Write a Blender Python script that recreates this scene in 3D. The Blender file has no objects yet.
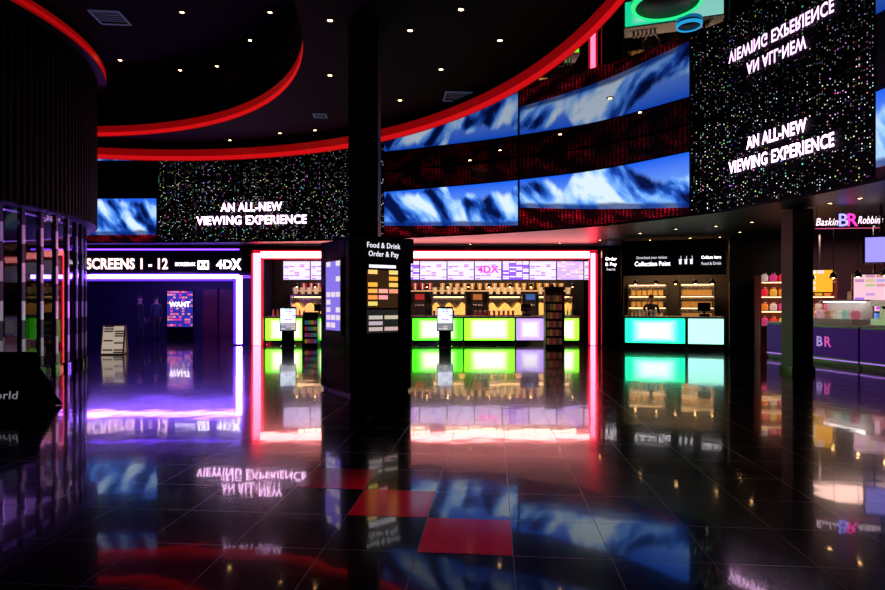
import bpy, bmesh, math, random
import numpy as np
from mathutils import Vector, Matrix
random.seed(7)
scene=bpy.context.scene
scene.view_settings.view_transform='Standard'
COL=scene.collection
F=590.0; CH=1.5; HY=303.0
def PX(px,Y): return (px-442.5)/F*Y
def PZ(py,Y): return CH+(HY-py)/F*Y
def FY(py): return F*CH/(py-HY)

# ------------------------------------------------------------------ materials
def newmat(name):
    m=bpy.data.materials.new(name); m.use_nodes=True
    nt=m.node_tree; b=nt.nodes["Principled BSDF"]
    return m,nt,b
def M(name,color,rough=0.5,metal=0.0,em=None,es=0.0,ior=1.5,noise=0.06,trans=0.0,coat=0.0,alpha=1.0,spec=0.5):
    m,nt,b=newmat(name)
    c=(*color,1)
    if noise>0:
        tc=nt.nodes.new("ShaderNodeTexCoord"); n=nt.nodes.new("ShaderNodeTexNoise"); n.inputs["Scale"].default_value=14
        r=nt.nodes.new("ShaderNodeMixRGB"); r.blend_type='MIX'
        r.inputs[1].default_value=tuple(max(0,x*(1-noise*3)) for x in color)+(1,)
        r.inputs[2].default_value=tuple(min(1,x*(1+noise*2)) for x in color)+(1,)
        nt.links.new(tc.outputs["Object"],n.inputs["Vector"]); nt.links.new(n.outputs["Fac"],r.inputs[0]); nt.links.new(r.outputs[0],b.inputs["Base Color"])
    else: b.inputs["Base Color"].default_value=c
    b.inputs["Roughness"].default_value=rough; b.inputs["Metallic"].default_value=metal; b.inputs["IOR"].default_value=ior
    b.inputs["Transmission Weight"].default_value=trans; b.inputs["Coat Weight"].default_value=coat; b.inputs["Alpha"].default_value=alpha
    b.inputs["Specular IOR Level"].default_value=spec
    if em is not None:
        b.inputs["Emission Color"].default_value=(*em,1); b.inputs["Emission Strength"].default_value=es
    return m
def E(name,color,s): return M(name,tuple(c*0.2 for c in color),0.4,em=color,es=s,noise=0)
def N(nt,t,**k):
    n=nt.nodes.new(t)
    for a,v in k.items(): setattr(n,a,v)
    return n
def math_(nt,op,a,b=None,c=None):
    n=N(nt,"ShaderNodeMath",operation=op)
    for i,x in enumerate((a,b,c)):
        if x is None: continue
        if isinstance(x,(int,float)): n.inputs[i].default_value=x
        else: nt.links.new(x,n.inputs[i])
    return n.outputs[0]
def mix_(nt,f,a,b):
    n=N(nt,"ShaderNodeMixRGB")
    for i,x in enumerate((f,a,b)):
        if isinstance(x,(int,float)): n.inputs[i].default_value=x
        elif isinstance(x,tuple): n.inputs[i].default_value=(*x,1) if len(x)==3 else x
        else: nt.links.new(x,n.inputs[i])
    return n.outputs[0]

BLK=M("black_paint",(0.003,0.003,0.004),0.5,spec=0.3)
BLKG=M("black_gloss",(0.005,0.005,0.007),0.12)
BLKM=M("black_matte",(0.0025,0.0025,0.003),0.9,spec=0.08)
GREY=M("dark_grey",(0.03,0.03,0.035),0.4)
STEEL=M("steel",(0.5,0.5,0.52),0.25,1.0)
WHITE=M("white_laminate",(0.7,0.7,0.7),0.35)
CREAM=M("cream_board",(0.75,0.66,0.5),0.5,em=(0.8,0.6,0.45),es=0.12)
PURP=M("purple_panel",(0.04,0.006,0.14),0.45,em=(0.09,0.012,0.3),es=0.22,spec=0.2)  # panel is no lamp; emission paints purple light onto it
PINK=M("pink_plastic",(0.8,0.05,0.25),0.35,em=(1,.05,.3),es=0.4)
BROWN=M("brown_card",(0.12,0.04,0.025),0.5)
YEL=M("yellow_card",(0.8,0.5,0.05),0.5,em=(1,.6,.05),es=0.4)
SKIN=M("skin",(0.45,0.25,0.17),0.5); HAIR=M("hair",(0.02,0.012,0.01),0.6)
CLOTHD=M("dark_cloth",(0.02,0.02,0.03),0.8); CLOTHB=M("blue_cloth",(0.03,0.04,0.09),0.8)
GLASS=M("clear_glass",(0.9,0.95,1.0),0.03,trans=0.95,noise=0,alpha=0.35)
TXT=E("white_lettering",(1,0.92,1.0),4)
TXTP=E("lit_lettering",(1.0,0.55,0.95),6.5)
TXTD=E("dim_lettering",(0.9,0.9,1.0),1.2)
TXTW=E("warm_white_lettering",(1.0,0.62,0.60),2.6)
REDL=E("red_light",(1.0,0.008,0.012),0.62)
REDD=E("red_glow_band",(1.0,0.005,0.008),0.20)  # painted glow: emission stands in for strip light on the fascia
LAV=E("lavender_light",(0.27,0.11,1.0),30)
LAVS=E("violet_light",(0.16,0.04,1.0),5)
PNK=E("pink_red_light",(1.0,0.05,0.09),18)
PNKW=E("pink_white_light",(1.0,0.26,0.26),12)
CYB=E("sea_panel_light",(0.40,1.0,0.80),1.7)
WARM=E("warm_lamp",(1.0,0.55,0.2),22)
WARMH=E("warm_shelf_light",(1.0,0.55,0.25),5)
POP=M("popcorn",(0.9,0.65,0.2),0.7,em=(1.0,0.5,0.10),es=0.9)  # emission stands in for the warmer's lamplight on the popcorn
def glow_panel(name,edge,core,s):
    """edge-lit acrylic: LEDs behind the middle, colour deepens to the rim"""
    m,nt,b=newmat(name)
    tc=N(nt,"ShaderNodeTexCoord"); sp=N(nt,"ShaderNodeSeparateXYZ"); nt.links.new(tc.outputs["Generated"],sp.inputs[0])
    dx=math_(nt,'ABSOLUTE',math_(nt,'SUBTRACT',sp.outputs[0],0.5)); dz=math_(nt,'ABSOLUTE',math_(nt,'SUBTRACT',sp.outputs[2],0.5))
    d=math_(nt,'MAXIMUM',math_(nt,'MULTIPLY',dx,1.0),math_(nt,'MULTIPLY',dz,0.85))
    cr=N(nt,"ShaderNodeValToRGB"); cr.color_ramp.interpolation='EASE'
    e=cr.color_ramp.elements; e[0].position=0.12; e[0].color=(*core,1); e[1].position=0.42; e[1].color=(*edge,1)
    nt.links.new(d,cr.inputs[0]); nt.links.new(cr.outputs[0],b.inputs["Emission Color"]); b.inputs["Emission Strength"].default_value=s
    b.inputs["Base Color"].default_value=(0.05,0.05,0.05,1)
    return m
GREEN=glow_panel("green_panel_light",(0.06,1.0,0.01),(0.9,1.0,0.6),2.8)
GREEN2=glow_panel("green_yellow_panel_light",(0.2,1.0,0.02),(1.0,1.0,0.8),3.0)
CYG=glow_panel("teal_panel_light",(0.01,0.85,0.36),(0.6,1.0,0.85),2.4)
LILP=glow_panel("lilac_panel_light",(0.55,0.35,1.0),(1.0,0.9,1.0),1.3)

TH=math.radians(5); TS=0.575
def floor_mat():
    m,nt,b=newmat("polished_granite_tiles")
    tc=N(nt,"ShaderNodeTexCoord"); mp=N(nt,"ShaderNodeMapping")
    a0=0.158*math.cos(TH)-3.81*math.sin(TH); b0=0.158*math.sin(TH)+3.81*math.cos(TH)
    mp.inputs["Rotation"].default_value=(0,0,TH)
    mp.inputs["Location"].default_value=(-a0+TS*60.5,-b0+TS*60.5,0)
    nt.links.new(tc.outputs["Object"],mp.inputs["Vector"])
    br=N(nt,"ShaderNodeTexBrick"); br.offset=0.0; br.squash=1.0
    br.inputs["Scale"].default_value=1; br.inputs["Brick Width"].default_value=TS; br.inputs["Row Height"].default_value=TS
    br.inputs["Mortar Size"].default_value=0.003; br.inputs["Mortar Smooth"].default_value=0.0
    br.inputs["Color1"].default_value=(0.2,0.2,0.2,1); br.inputs["Color2"].default_value=(0.8,0.8,0.8,1); br.inputs["Mortar"].default_value=(0,0,0,1)
    nt.links.new(mp.outputs[0],br.inputs["Vector"])
    n=N(nt,"ShaderNodeTexNoise"); n.inputs["Scale"].default_value=150; n.inputs["Detail"].default_value=4
    nt.links.new(tc.outputs["Object"],n.inputs["Vector"])
    sp=math_(nt,'POWER',n.outputs["Fac"],6.0)
    c=mix_(nt,sp,(0.001,0.001,0.002),(0.04,0.04,0.05))
    c2=mix_(nt,br.outputs["Fac"],c,(0.0008,0.0008,0.001))
    nt.links.new(c2,b.inputs["Base Color"])
    b.inputs["Roughness"].default_value=0.14
    b.inputs["IOR"].default_value=1.25
    b.inputs["Coat Weight"].default_value=0.85; b.inputs["Coat IOR"].default_value=1.5
    n2=N(nt,"ShaderNodeTexNoise"); n2.inputs["Scale"].default_value=0.9; nt.links.new(tc.outputs["Object"],n2.inputs["Vector"])
    r=math_(nt,'MULTIPLY_ADD',n2.outputs["Fac"],0.05,0.018)
    r=math_(nt,'MULTIPLY_ADD',br.outputs["Fac"],0.4,r)
    nt.links.new(r,b.inputs["Coat Roughness"])
    # every slab lies at a minutely different tilt, plus faint polish ripple
    fl=N(nt,"ShaderNodeVectorMath",operation='DIVIDE'); nt.links.new(mp.outputs[0],fl.inputs[0]); fl.inputs[1].default_value=(TS,TS,1)
    f2=N(nt,"ShaderNodeVectorMath",operation='FLOOR'); nt.links.new(fl.outputs[0],f2.inputs[0])
    wn=N(nt,"ShaderNodeTexWhiteNoise",noise_dimensions='2D'); nt.links.new(f2.outputs[0],wn.inputs["Vector"])
    cc=N(nt,"ShaderNodeVectorMath",operation='SUBTRACT'); nt.links.new(wn.outputs["Color"],cc.inputs[0]); cc.inputs[1].default_value=(0.5,0.5,0.5)
    fr=N(nt,"ShaderNodeVectorMath",operation='FRACTION'); nt.links.new(fl.outputs[0],fr.inputs[0])
    dt=N(nt,"ShaderNodeVectorMath",operation='DOT_PRODUCT'); nt.links.new(cc.outputs[0],dt.inputs[0]); nt.links.new(fr.outputs[0],dt.inputs[1])
    n3=N(nt,"ShaderNodeTexNoise"); n3.inputs["Scale"].default_value=2.5; n3.inputs["Detail"].default_value=1.5; nt.links.new(tc.outputs["Object"],n3.inputs["Vector"])
    h=math_(nt,'MULTIPLY_ADD',dt.outputs["Value"],0.9,n3.outputs["Fac"])
    bp=N(nt,"ShaderNodeBump"); bp.inputs["Strength"].default_value=1.0; bp.inputs["Distance"].default_value=0.0014
    nt.links.new(h,bp.inputs["Height"]); nt.links.new(bp.outputs[0],b.inputs["Coat Normal"])
    return m
FLOORM=floor_mat()
REDT=M("red_granite",(0.65,0.002,0.03),0.12,ior=1.35)
CEILG=M("stretched_gloss_ceiling",(0.30,0.30,0.34),0.015,1.0,noise=0)
CEILM=M("ceiling_dark",(0.002,0.002,0.0025),0.8,spec=0.08)

def sparkle_mat():
    m,nt,b=newmat("led_starfield")
    uv=N(nt,"ShaderNodeUVMap")
    v=N(nt,"ShaderNodeTexVoronoi"); v.voronoi_dimensions='2D'; v.inputs["Scale"].default_value=19
    nt.links.new(uv.outputs[0],v.inputs["Vector"])
    sep=N(nt,"ShaderNodeSeparateColor"); nt.links.new(v.outputs["Color"],sep.inputs[0])
    dot=math_(nt,'LESS_THAN',v.outputs["Distance"],math_(nt,'MULTIPLY_ADD',sep.outputs[2],0.12,0.14))
    br=math_(nt,'POWER',sep.outputs[0],12.0)
    hsv=N(nt,"ShaderNodeCombineColor",mode='HSV'); nt.links.new(sep.outputs[1],hsv.inputs[0])
    sat=math_(nt,'POWER',sep.outputs[2],2.0); nt.links.new(sat,hsv.inputs[1]); hsv.inputs[2].default_value=1
    st=math_(nt,'MULTIPLY',math_(nt,'MULTIPLY',dot,br),2.2)
    b.inputs["Base Color"].default_value=(0.002,0.002,0.003,1); b.inputs["Roughness"].default_value=0.6; b.inputs["Specular IOR Level"].default_value=0.1
    nt.links.new(hsv.outputs[0],b.inputs["Emission Color"]); nt.links.new(st,b.inputs["Emission Strength"])
    return m
SPARK=sparkle_mat()

def seat_pattern(nt,x,y,kx,ky,tilt,hi):
    v=N(nt,"ShaderNodeTexVoronoi"); v.voronoi_dimensions='2D'; v.inputs["Scale"].default_value=1.0
    cs=N(nt,"ShaderNodeCombineXYZ"); nt.links.new(math_(nt,'MULTIPLY',x,kx),cs.inputs[0])
    wav=math_(nt,'MULTIPLY',math_(nt,'SINE',math_(nt,'MULTIPLY',x,9.0)),0.03)
    nt.links.new(math_(nt,'MULTIPLY',math_(nt,'ADD',math_(nt,'ADD',y,wav),math_(nt,'MULTIPLY',x,tilt)),ky),cs.inputs[1]); nt.links.new(cs.outputs[0],v.inputs["Vector"])
    v.inputs["Randomness"].default_value=0.25
    seat=math_(nt,'LESS_THAN',v.outputs["Distance"],0.30)
    sepc=N(nt,"ShaderNodeSeparateColor"); nt.links.new(v.outputs["Color"],sepc.inputs[0])
    n=N(nt,"ShaderNodeTexNoise"); n.inputs["Scale"].default_value=0.14; nt.links.new(cs.outputs[0],n.inputs["Vector"])
    fade=math_(nt,'MULTIPLY',math_(nt,'SUBTRACT',n.outputs["Fac"],0.45),7.0)
    seat=math_(nt,'MULTIPLY',math_(nt,'MULTIPLY',seat,math_(nt,'MULTIPLY_ADD',sepc.outputs[0],0.6,0.3)),math_(nt,'MAXIMUM',fade,0.02))
    return mix_(nt,seat,(0.003,0.0,0.0003),hi)
def film_mat(name,s0,s1,seed,strength=1.0):
    m,nt,b=newmat(name)
    uv=N(nt,"ShaderNodeUVMap"); sp=N(nt,"ShaderNodeSeparateXYZ"); nt.links.new(uv.outputs[0],sp.inputs[0])
    x,y=sp.outputs[0],sp.outputs[1]
    split=math_(nt,'MULTIPLY_ADD',x,s1-s0,s0)
    cx=N(nt,"ShaderNodeCombineXYZ"); nt.links.new(math_(nt,'MULTIPLY',x,2.6),cx.inputs[0]); cx.inputs[1].default_value=seed
    n=N(nt,"ShaderNodeTexNoise"); n.inputs["Scale"].default_value=1.0; n.inputs["Detail"].default_value=4; nt.links.new(cx.outputs[0],n.inputs["Vector"])
    ridge=math_(nt,'MULTIPLY_ADD',n.outputs["Fac"],2.0,-0.05)
    mr=N(nt,"ShaderNodeMapRange",interpolation_type='SMOOTHSTEP'); nt.links.new(math_(nt,'SUBTRACT',ridge,y),mr.inputs[0]); mr.inputs[1].default_value=-0.03; mr.inputs[2].default_value=0.10
    mtn=mr.outputs[0]
    cv=N(nt,"ShaderNodeCombineXYZ"); nt.links.new(math_(nt,'MULTIPLY_ADD',y,0.9,math_(nt,'MULTIPLY',x,4.4)),cv.inputs[0]); nt.links.new(math_(nt,'MULTIPLY_ADD',y,0.8,seed),cv.inputs[1])
    n2=N(nt,"ShaderNodeTexNoise"); n2.inputs["Scale"].default_value=1.2; n2.inputs["Detail"].default_value=4.5; n2.inputs["Roughness"].default_value=0.5; n2.inputs["Distortion"].default_value=0.4; nt.links.new(cv.outputs[0],n2.inputs["Vector"])
    cr=N(nt,"ShaderNodeValToRGB"); e=cr.color_ramp.elements; e[0].position=0.38; e[0].color=(0.001,0.006,0.06,1); e[1].position=0.60; e[1].color=(0.72,0.87,1.0,1)
    k=cr.color_ramp.elements.new(0.44); k.color=(0.01,0.07,0.45,1)
    k=cr.color_ramp.elements.new(0.49); k.color=(0.10,0.32,0.95,1)
    k=cr.color_ramp.elements.new(0.54); k.color=(0.36,0.62,1.0,1)
    nt.links.new(n2.outputs["Fac"],cr.inputs[0])
    sky=mix_(nt,y,(0.30,0.55,1.0),(0.01,0.12,0.85))
    img=mix_(nt,mtn,sky,cr.outputs[0])
    ridge2=math_(nt,'ADD',split,math_(nt,'MULTIPLY',n2.outputs["Fac"],0.20))
    mr2=N(nt,"ShaderNodeMapRange",interpolation_type='SMOOTHSTEP'); nt.links.new(math_(nt,'SUBTRACT',ridge2,y),mr2.inputs[0]); mr2.inputs[1].default_value=-0.02; mr2.inputs[2].default_value=0.05
    img=mix_(nt,math_(nt,'MULTIPLY',mr2.outputs[0],0.85),img,(0.002,0.02,0.2))
    red=seat_pattern(nt,x,y,46,34,0.35,(0.6,0.004,0.02))
    low=math_(nt,'LESS_THAN',y,split)
    out=mix_(nt,low,img,red)
    b.inputs["Base Color"].default_value=(0.003,0.003,0.004,1)
    nt.links.new(out,b.inputs["Emission Color"]); b.inputs["Emission Strength"].default_value=strength
    return m
def upper_mat(name):
    m,nt,b=newmat(name)
    uv=N(nt,"ShaderNodeUVMap"); sp=N(nt,"ShaderNodeSeparateXYZ"); nt.links.new(uv.outputs[0],sp.inputs[0])
    red=seat_pattern(nt,sp.outputs[0],sp.outputs[1],40,9,0.8,(0.6,0.003,0.012))
    b.inputs["Base Color"].default_value=(0.003,0.003,0.004,1)
    nt.links.new(red,b.inputs["Emission Color"]); b.inputs["Emission Strength"].default_value=0.16
    return m

def card_mat(name,bg,fg,strength,nx,ny,seed,colorful=0.0,thr=0.5):
    """screen content: blocks of colour on a background (illegible menu lines)"""
    m,nt,b=newmat(name)
    uv=N(nt,"ShaderNodeUVMap")
    mp=N(nt,"ShaderNodeMapping"); mp.inputs["Scale"].default_value=(nx,ny,1); mp.inputs["Location"].default_value=(round(seed*3.7),round(seed*1.3),0)
    nt.links.new(uv.outputs[0],mp.inputs[0])
    fl=N(nt,"ShaderNodeVectorMath",operation='FLOOR'); nt.links.new(mp.outputs[0],fl.inputs[0])
    wn=N(nt,"ShaderNodeTexWhiteNoise",noise_dimensions='2D'); nt.links.new(fl.outputs[0],wn.inputs["Vector"])
    fr=N(nt,"ShaderNodeVectorMath",operation='FRACTION'); nt.links.new(mp.outputs[0],fr.inputs[0])
    sp=N(nt,"ShaderNodeSeparateXYZ"); nt.links.new(fr.outputs[0],sp.inputs[0])
    inn=math_(nt,'MULTIPLY',math_(nt,'GREATER_THAN',sp.outputs[1],0.35),math_(nt,'GREATER_THAN',wn.outputs["Value"],thr))
    inn=math_(nt,'MULTIPLY',inn,math_(nt,'GREATER_THAN',sp.outputs[0],0.12))
    hs=N(nt,"ShaderNodeHueSaturation"); hs.inputs["Saturation"].default_value=1.6; nt.links.new(wn.outputs["Color"],hs.inputs["Color"])
    fgc=mix_(nt,colorful,fg,hs.outputs[0])
    out=mix_(nt,inn,bg,fgc)
    b.inputs["Base Color"].default_value=(0.01,0.01,0.01,1)
    nt.links.new(out,b.inputs["Emission Color"]); b.inputs["Emission Strength"].default_value=strength
    return m
MENU=[card_mat("menu_white",(0.72,0.62,1.0),(0.25,0.10,0.65),1.5,5,12,1,0.2,0.70),
      card_mat("menu_lilac",(0.20,0.08,0.8),(1,0.85,1),1.6,4,10,2,0.1,0.45),
      card_mat("menu_violet",(0.55,0.38,1.0),(1.0,0.75,0.55),1.4,6,9,3,0.4,0.6)]
KSCR=card_mat("kiosk_menu",(0.03,0.012,0.004),(1.0,0.40,0.06),1.3,3,6,5,0.3,0.3)
KSCR2=card_mat("kiosk_menu_lilac",(0.28,0.2,0.9),(1.0,0.85,1.0),0.9,3,9,8,0.1,0.5)
TOUCH=card_mat("touch_screen",(0.8,0.9,1.0),(0.2,0.4,0.8),1.4,4,7,9,0.4,0.6)
POST=card_mat("film_poster",(0.02,0.03,0.4),(1.0,0.04,0.35),1.0,9,13,4,0.35,0.5)
FINE=card_mat("printed_board",(0.65,0.52,0.40),(0.03,0.03,0.03),0.65,2,12,11,0.0,0.5)  # printed board; emission replaces light falling on it
BRMENU=card_mat("dessert_menu",(0.9,0.5,0.6),(0.3,0.1,0.5),1.2,4,8,14,0.5,0.55)

# ------------------------------------------------------------------ mesh helpers
def link(o,parent=None):
    COL.objects.link(o)
    if parent is not None: o.parent=parent
    return o
def mobj(name,verts,faces,mat,parent=None,loc=(0,0,0),rot=(0,0,0),uvs=None,smooth=False):
    me=bpy.data.meshes.new(name); me.from_pydata([tuple(v) for v in verts],[],faces); me.update()
    if mat: me.materials.append(mat)
    if uvs is not None:
        ul=me.uv_layers.new(name="UVMap")
        for l in me.loops: ul.data[l.index].uv=uvs[l.vertex_index]
    if smooth:
        for p in me.polygons: p.use_smooth=True
    o=bpy.data.objects.new(name,me); o.location=loc; o.rotation_euler=rot
    return link(o,parent)
def boxes(name,lst,mat,parent=None,bevel=0.008,loc=(0,0,0),rot=(0,0,0),seg=2):
    bm=bmesh.new()
    for s,c in lst:
        r=bmesh.ops.create_cube(bm,size=1.0)
        bmesh.ops.scale(bm,vec=s,verts=r['verts']); bmesh.ops.translate(bm,vec=c,verts=r['verts'])
    if bevel>0:
        bmesh.ops.bevel(bm,geom=list(bm.edges),offset=bevel,segments=seg,affect='EDGES',clamp_overlap=True)
    me=bpy.data.meshes.new(name); bm.to_mesh(me); bm.free(); me.materials.append(mat)
    o=bpy.data.objects.new(name,me); o.location=loc; o.rotation_euler=rot
    return link(o,parent)
def box(name,s,c,mat,parent=None,bevel=0.008,rot=(0,0,0)):
    return boxes(name,[(s,(0,0,0))],mat,parent,bevel,c,rot)
def lathe(name,prof,mat,parent=None,loc=(0,0,0),rot=(0,0,0),seg=24,smooth=True):
    v=[];f=[];n=len(prof)
    for i in range(seg):
        a=2*math.pi*i/seg
        for r,z in prof: v.append((max(r,0.0002)*math.cos(a),max(r,0.0002)*math.sin(a),z))
    for i in range(seg):
        j=(i+1)%seg
        for k in range(n-1): f.append((i*n+k,j*n+k,j*n+k+1,i*n+k+1))
    return mobj(name,v,f,mat,parent,loc,rot,smooth=smooth)
def quad(name,w,h,c,mat,parent=None,rot=(0,0,0)):
    """vertical panel facing local -Y"""
    v=[(-w/2,0,-h/2),(w/2,0,-h/2),(w/2,0,h/2),(-w/2,0,h/2)]
    return mobj(name,v,[(0,1,2,3)],mat,parent,c,rot,uvs=[(0,0),(1,0),(1,1),(0,1)])
def thing(name,label,cat,loc=(0,0,0),rz=0.0,group=None):
    e=bpy.data.objects.new(name,None); e.empty_display_size=0.1; e.location=loc; e.rotation_euler=(0,0,rz)
    COL.objects.link(e); e["label"]=label; e["category"]=cat
    if group: e["group"]=group
    return e
def tag(o,label,cat,group=None):
    o["label"]=label; o["category"]=cat
    if group: o["group"]=group
    return o
def struct(o): o["kind"]="structure"; return o
def dup(src,loc,rz=None):
    n=src.copy(); COL.objects.link(n); n.location=loc
    if rz is not None: n.rotation_euler=(0,0,rz)
    def rec(a,b):
        for ch in a.children:
            c=ch.copy(); COL.objects.link(c); c.parent=b; c.matrix_parent_inverse=ch.matrix_parent_inverse
            rec(ch,c)
    rec(src,n); return n
def textmesh(body,size,align='CENTER',bold=0.0,ext=0.0,shear=0.0):
    cu=bpy.data.curves.new("t",'FONT'); cu.body=body; cu.size=size; cu.align_x=align; cu.align_y='CENTER'
    cu.offset=bold*size; cu.extrude=ext; cu.shear=shear; cu.resolution_u=3; cu.space_character=1.05
    o=bpy.data.objects.new("t",cu); COL.objects.link(o)
    dg=bpy.context.evaluated_depsgraph_get(); dg.update()
    me=bpy.data.meshes.new_from_object(o.evaluated_get(dg))
    COL.objects.unlink(o); bpy.data.objects.remove(o)
    return me
def text(body,size,c,mat,parent,rot=(math.pi/2,0,0),align='CENTER',bold=0.012,name="lettering",width=None,shear=0,ext=0.003):
    me=textmesh(body,size,align,bold,ext,shear)
    if width:
        xs=[v.co.x for v in me.vertices]; k=width/(max(xs)-min(xs))
        for v in me.vertices: v.co.x*=k
    me.materials.clear(); me.materials.append(mat); me.name=name
    o=bpy.data.objects.new(name,me); o.location=c; o.rotation_euler=rot
    return link(o,parent)

# ------------------------------------------------------------------ wall curve
tab=[(-40,20.4),(97,20.2),(200,20.0),(350,19.3),(450,18.1),(520,17.1),(600,15.8),(692,13.9),(727,13.2),(776,12.0),(832,10.85),(885,9.85),(960,8.6),(1060,7.2)]
us=[];pts=[]
P=[Vector((PX(u,y),y)) for u,y in tab]
for i in range(len(tab)-1):
    p0=P[max(i-1,0)];p1=P[i];p2=P[i+1];p3=P[min(i+2,len(P)-1)]
    for k in range(10):
        t=k/10
        q=0.5*((2*p1)+(p2-p0)*t+(2*p0-5*p1+4*p2-p3)*t*t+(3*p1-p0-3*p2+p3)*t**3)
        pts.append(q); us.append(tab[i][0]+(tab[i+1][0]-tab[i][0])*t)
pts.append(P[-1]); us.append(tab[-1][0])
xs=np.array([p.x for p in pts]); ys=np.array([p.y for p in pts]); us=np.array(us)
SS=np.concatenate([[0],np.cumsum(np.hypot(np.diff(xs),np.diff(ys)))])
def WS(s,off=0.0):
    x=np.interp(s,SS,xs); y=np.interp(s,SS,ys)
    x2=np.interp(s+0.1,SS,xs)-np.interp(s-0.1,SS,xs); y2=np.interp(s+0.1,SS,ys)-np.interp(s-0.1,SS,ys)
    l=math.hypot(x2,y2); return x+y2/l*off, y-x2/l*off
def S(u): return float(np.interp(u,us,SS))
ZB=3.55; ZH=5.7
def strip(name,u0,u1,z0,z1,off,mat,parent=None,thick=0.0,metres=False):
    s0,s1=S(u0),S(u1); n=max(2,int((s1-s0)/0.25)); v=[];f=[];uv=[]
    for i in range(n+1):
        s=s0+(s1-s0)*i/n; x,y=WS(s,off)
        v+=[(x,y,z0),(x,y,z1)]
        uv+=[(s,z0),(s,z1)] if metres else [(i/n,0),(i/n,1)]
    for i in range(n): f.append((2*i,2*i+2,2*i+3,2*i+1))
    return mobj(name,v,f,mat,parent,uvs=uv)
def walltext(body,size,uc,zc,off,mat,parent,width,bold=0.02):
    me=textmesh(body,size,'CENTER',bold)
    bm=bmesh.new(); bm.from_mesh(me)
    bmesh.ops.triangulate(bm,faces=bm.faces[:])
    bmesh.ops.subdivide_edges(bm,edges=[e for e in bm.edges if e.calc_length()>0.3],cuts=1)
    bm.to_mesh(me); bm.free()
    x0=min(v.co.x for v in me.vertices); x1=max(v.co.x for v in me.vertices); k=width/(x1-x0); sc=S(uc)
    for v in me.vertices:
        x,y=WS(sc+(v.co.x-(x0+x1)/2)*k,off); v.co=(x,y,zc+v.co.y)
    me.materials.clear(); me.materials.append(mat); me.name="lettering"
    o=bpy.data.objects.new("lettering",me); return link(o,parent)

# ------------------------------------------------------------------ room shell
fl=mobj("floor",[(-22,-8,0),(20,-8,0),(20,30,0),(-22,30,0)],[(0,1,2,3)],FLOORM); struct(fl)
for k in range(3):
    X=0.158+k*TS*(-math.cos(TH)+math.sin(TH)); Y=3.81+k*TS*(math.sin(TH)+math.cos(TH))
    o=box("floor_tile",(TS-0.006,TS-0.006,0.002),(X,Y,0.0012),REDT,None,0.0006,rot=(0,0,-TH))
    tag(o,"square polished red stone tile inlaid in dark floor","floor tile","red floor tiles")
bk=strip("wall_bulkhead",-40,1060,ZB,7.0,0.0,BLK); struct(bk)
v=[];f=[]
n=60
for i in range(n+1):
    s=SS[-1]*i/n; x,y=WS(s); d=Vector((x+5,y-5)); d.normalize()
    v+=[(x,y,ZB),(x+d.x*11,y+d.y*11,ZB)]
for i in range(n): f.append((2*i,2*i+1,2*i+3,2*i+2))
sf=mobj("ceiling_soffit",v,f,M("soffit_black",(0.005,0.005,0.006),0.4,spec=0.3)); struct(sf)
for nm,vs in (("wall_back",[(-22,28,0),(20,28,0),(20,28,8),(-22,28,8)]),("wall_right",[(16.5,28,0),(16.5,-8,0),(16.5,-8,8),(16.5,28,8)]),
              ("wall_left_far",[(-21,-8,0),(-21,28,0),(-21,28,8),(-21,-8,8)]),("wall_rear",[(20,-7.5,0),(-22,-7.5,0),(-22,-7.5,8),(20,-7.5,8)])):
    struct(mobj(nm,vs,[(0,1,2,3)],BLKM))
C1=(-7.8,7.05);R1=10.4;C2=(-10.05,8.96);R2=7.72
def annulus(name,ca,ra,cb,rb,z,mat,z2=None,seg=160):
    v=[];f=[]
    for i in range(seg):
        t=2*math.pi*i/seg
        v+=[(ca[0]+ra*math.cos(t),ca[1]+ra*math.sin(t),z),(cb[0]+rb*math.cos(t),cb[1]+rb*math.sin(t),z if z2 is None else z2)]
    for i in range(seg):
        j=(i+1)%seg; f.append((2*i,2*i+1,2*j+1,2*j))
    o=mobj(name,v,f,mat,smooth=z2 is not None); return o
struct(annulus("ceiling_gloss",C1,R1,C1,R1+22,ZH,CEILG))
struct(annulus("ceiling_middle",C2,R2,C1,R1+0.05,6.2,CEILM))
struct(annulus("ceiling_upper",C2,0.01,C2,R2+0.05,7.6,CEILM))
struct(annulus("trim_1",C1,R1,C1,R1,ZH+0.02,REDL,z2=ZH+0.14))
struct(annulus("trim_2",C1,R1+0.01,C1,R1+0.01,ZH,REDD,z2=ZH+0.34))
struct(annulus("wall_recess_lower",C1,R1+0.02,C1,R1+0.02,ZH+0.34,BLKM,z2=6.2))
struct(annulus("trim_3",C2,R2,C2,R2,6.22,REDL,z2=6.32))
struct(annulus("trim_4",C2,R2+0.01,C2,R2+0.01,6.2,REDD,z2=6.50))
struct(annulus("wall_recess",C2,R2+0.02,C2,R2+0.02,6.50,BLKM,z2=7.6))

# drum
DC=(-14.2,12.4);DR=6.0
v=[];f=[];seg=960
for i in range(seg):
    t=2*math.pi*i/seg; r=DR if i%4<2 else DR-0.03
    v+=[(DC[0]+r*math.cos(t),DC[1]+r*math.sin(t),ZB-0.1),(DC[0]+r*math.cos(t),DC[1]+r*math.sin(t),7.6)]
for i in range(seg):
    j=(i+1)%seg; f.append((2*i,2*j,2*j+1,2*i+1))
struct(mobj("wall_left",v,f,M("black_slats",(0.003,0.003,0.005),0.6,spec=0.15)))
struct(annulus("ceiling_drum",DC,0.01,DC,DR,ZB-0.1,BLK))
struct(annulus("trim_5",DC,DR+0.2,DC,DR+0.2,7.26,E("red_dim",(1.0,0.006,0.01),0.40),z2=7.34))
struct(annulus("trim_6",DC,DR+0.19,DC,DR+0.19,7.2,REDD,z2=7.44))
struct(annulus("trim_7",DC,DR,DC,DR+0.2,7.2,BLK))
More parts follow.
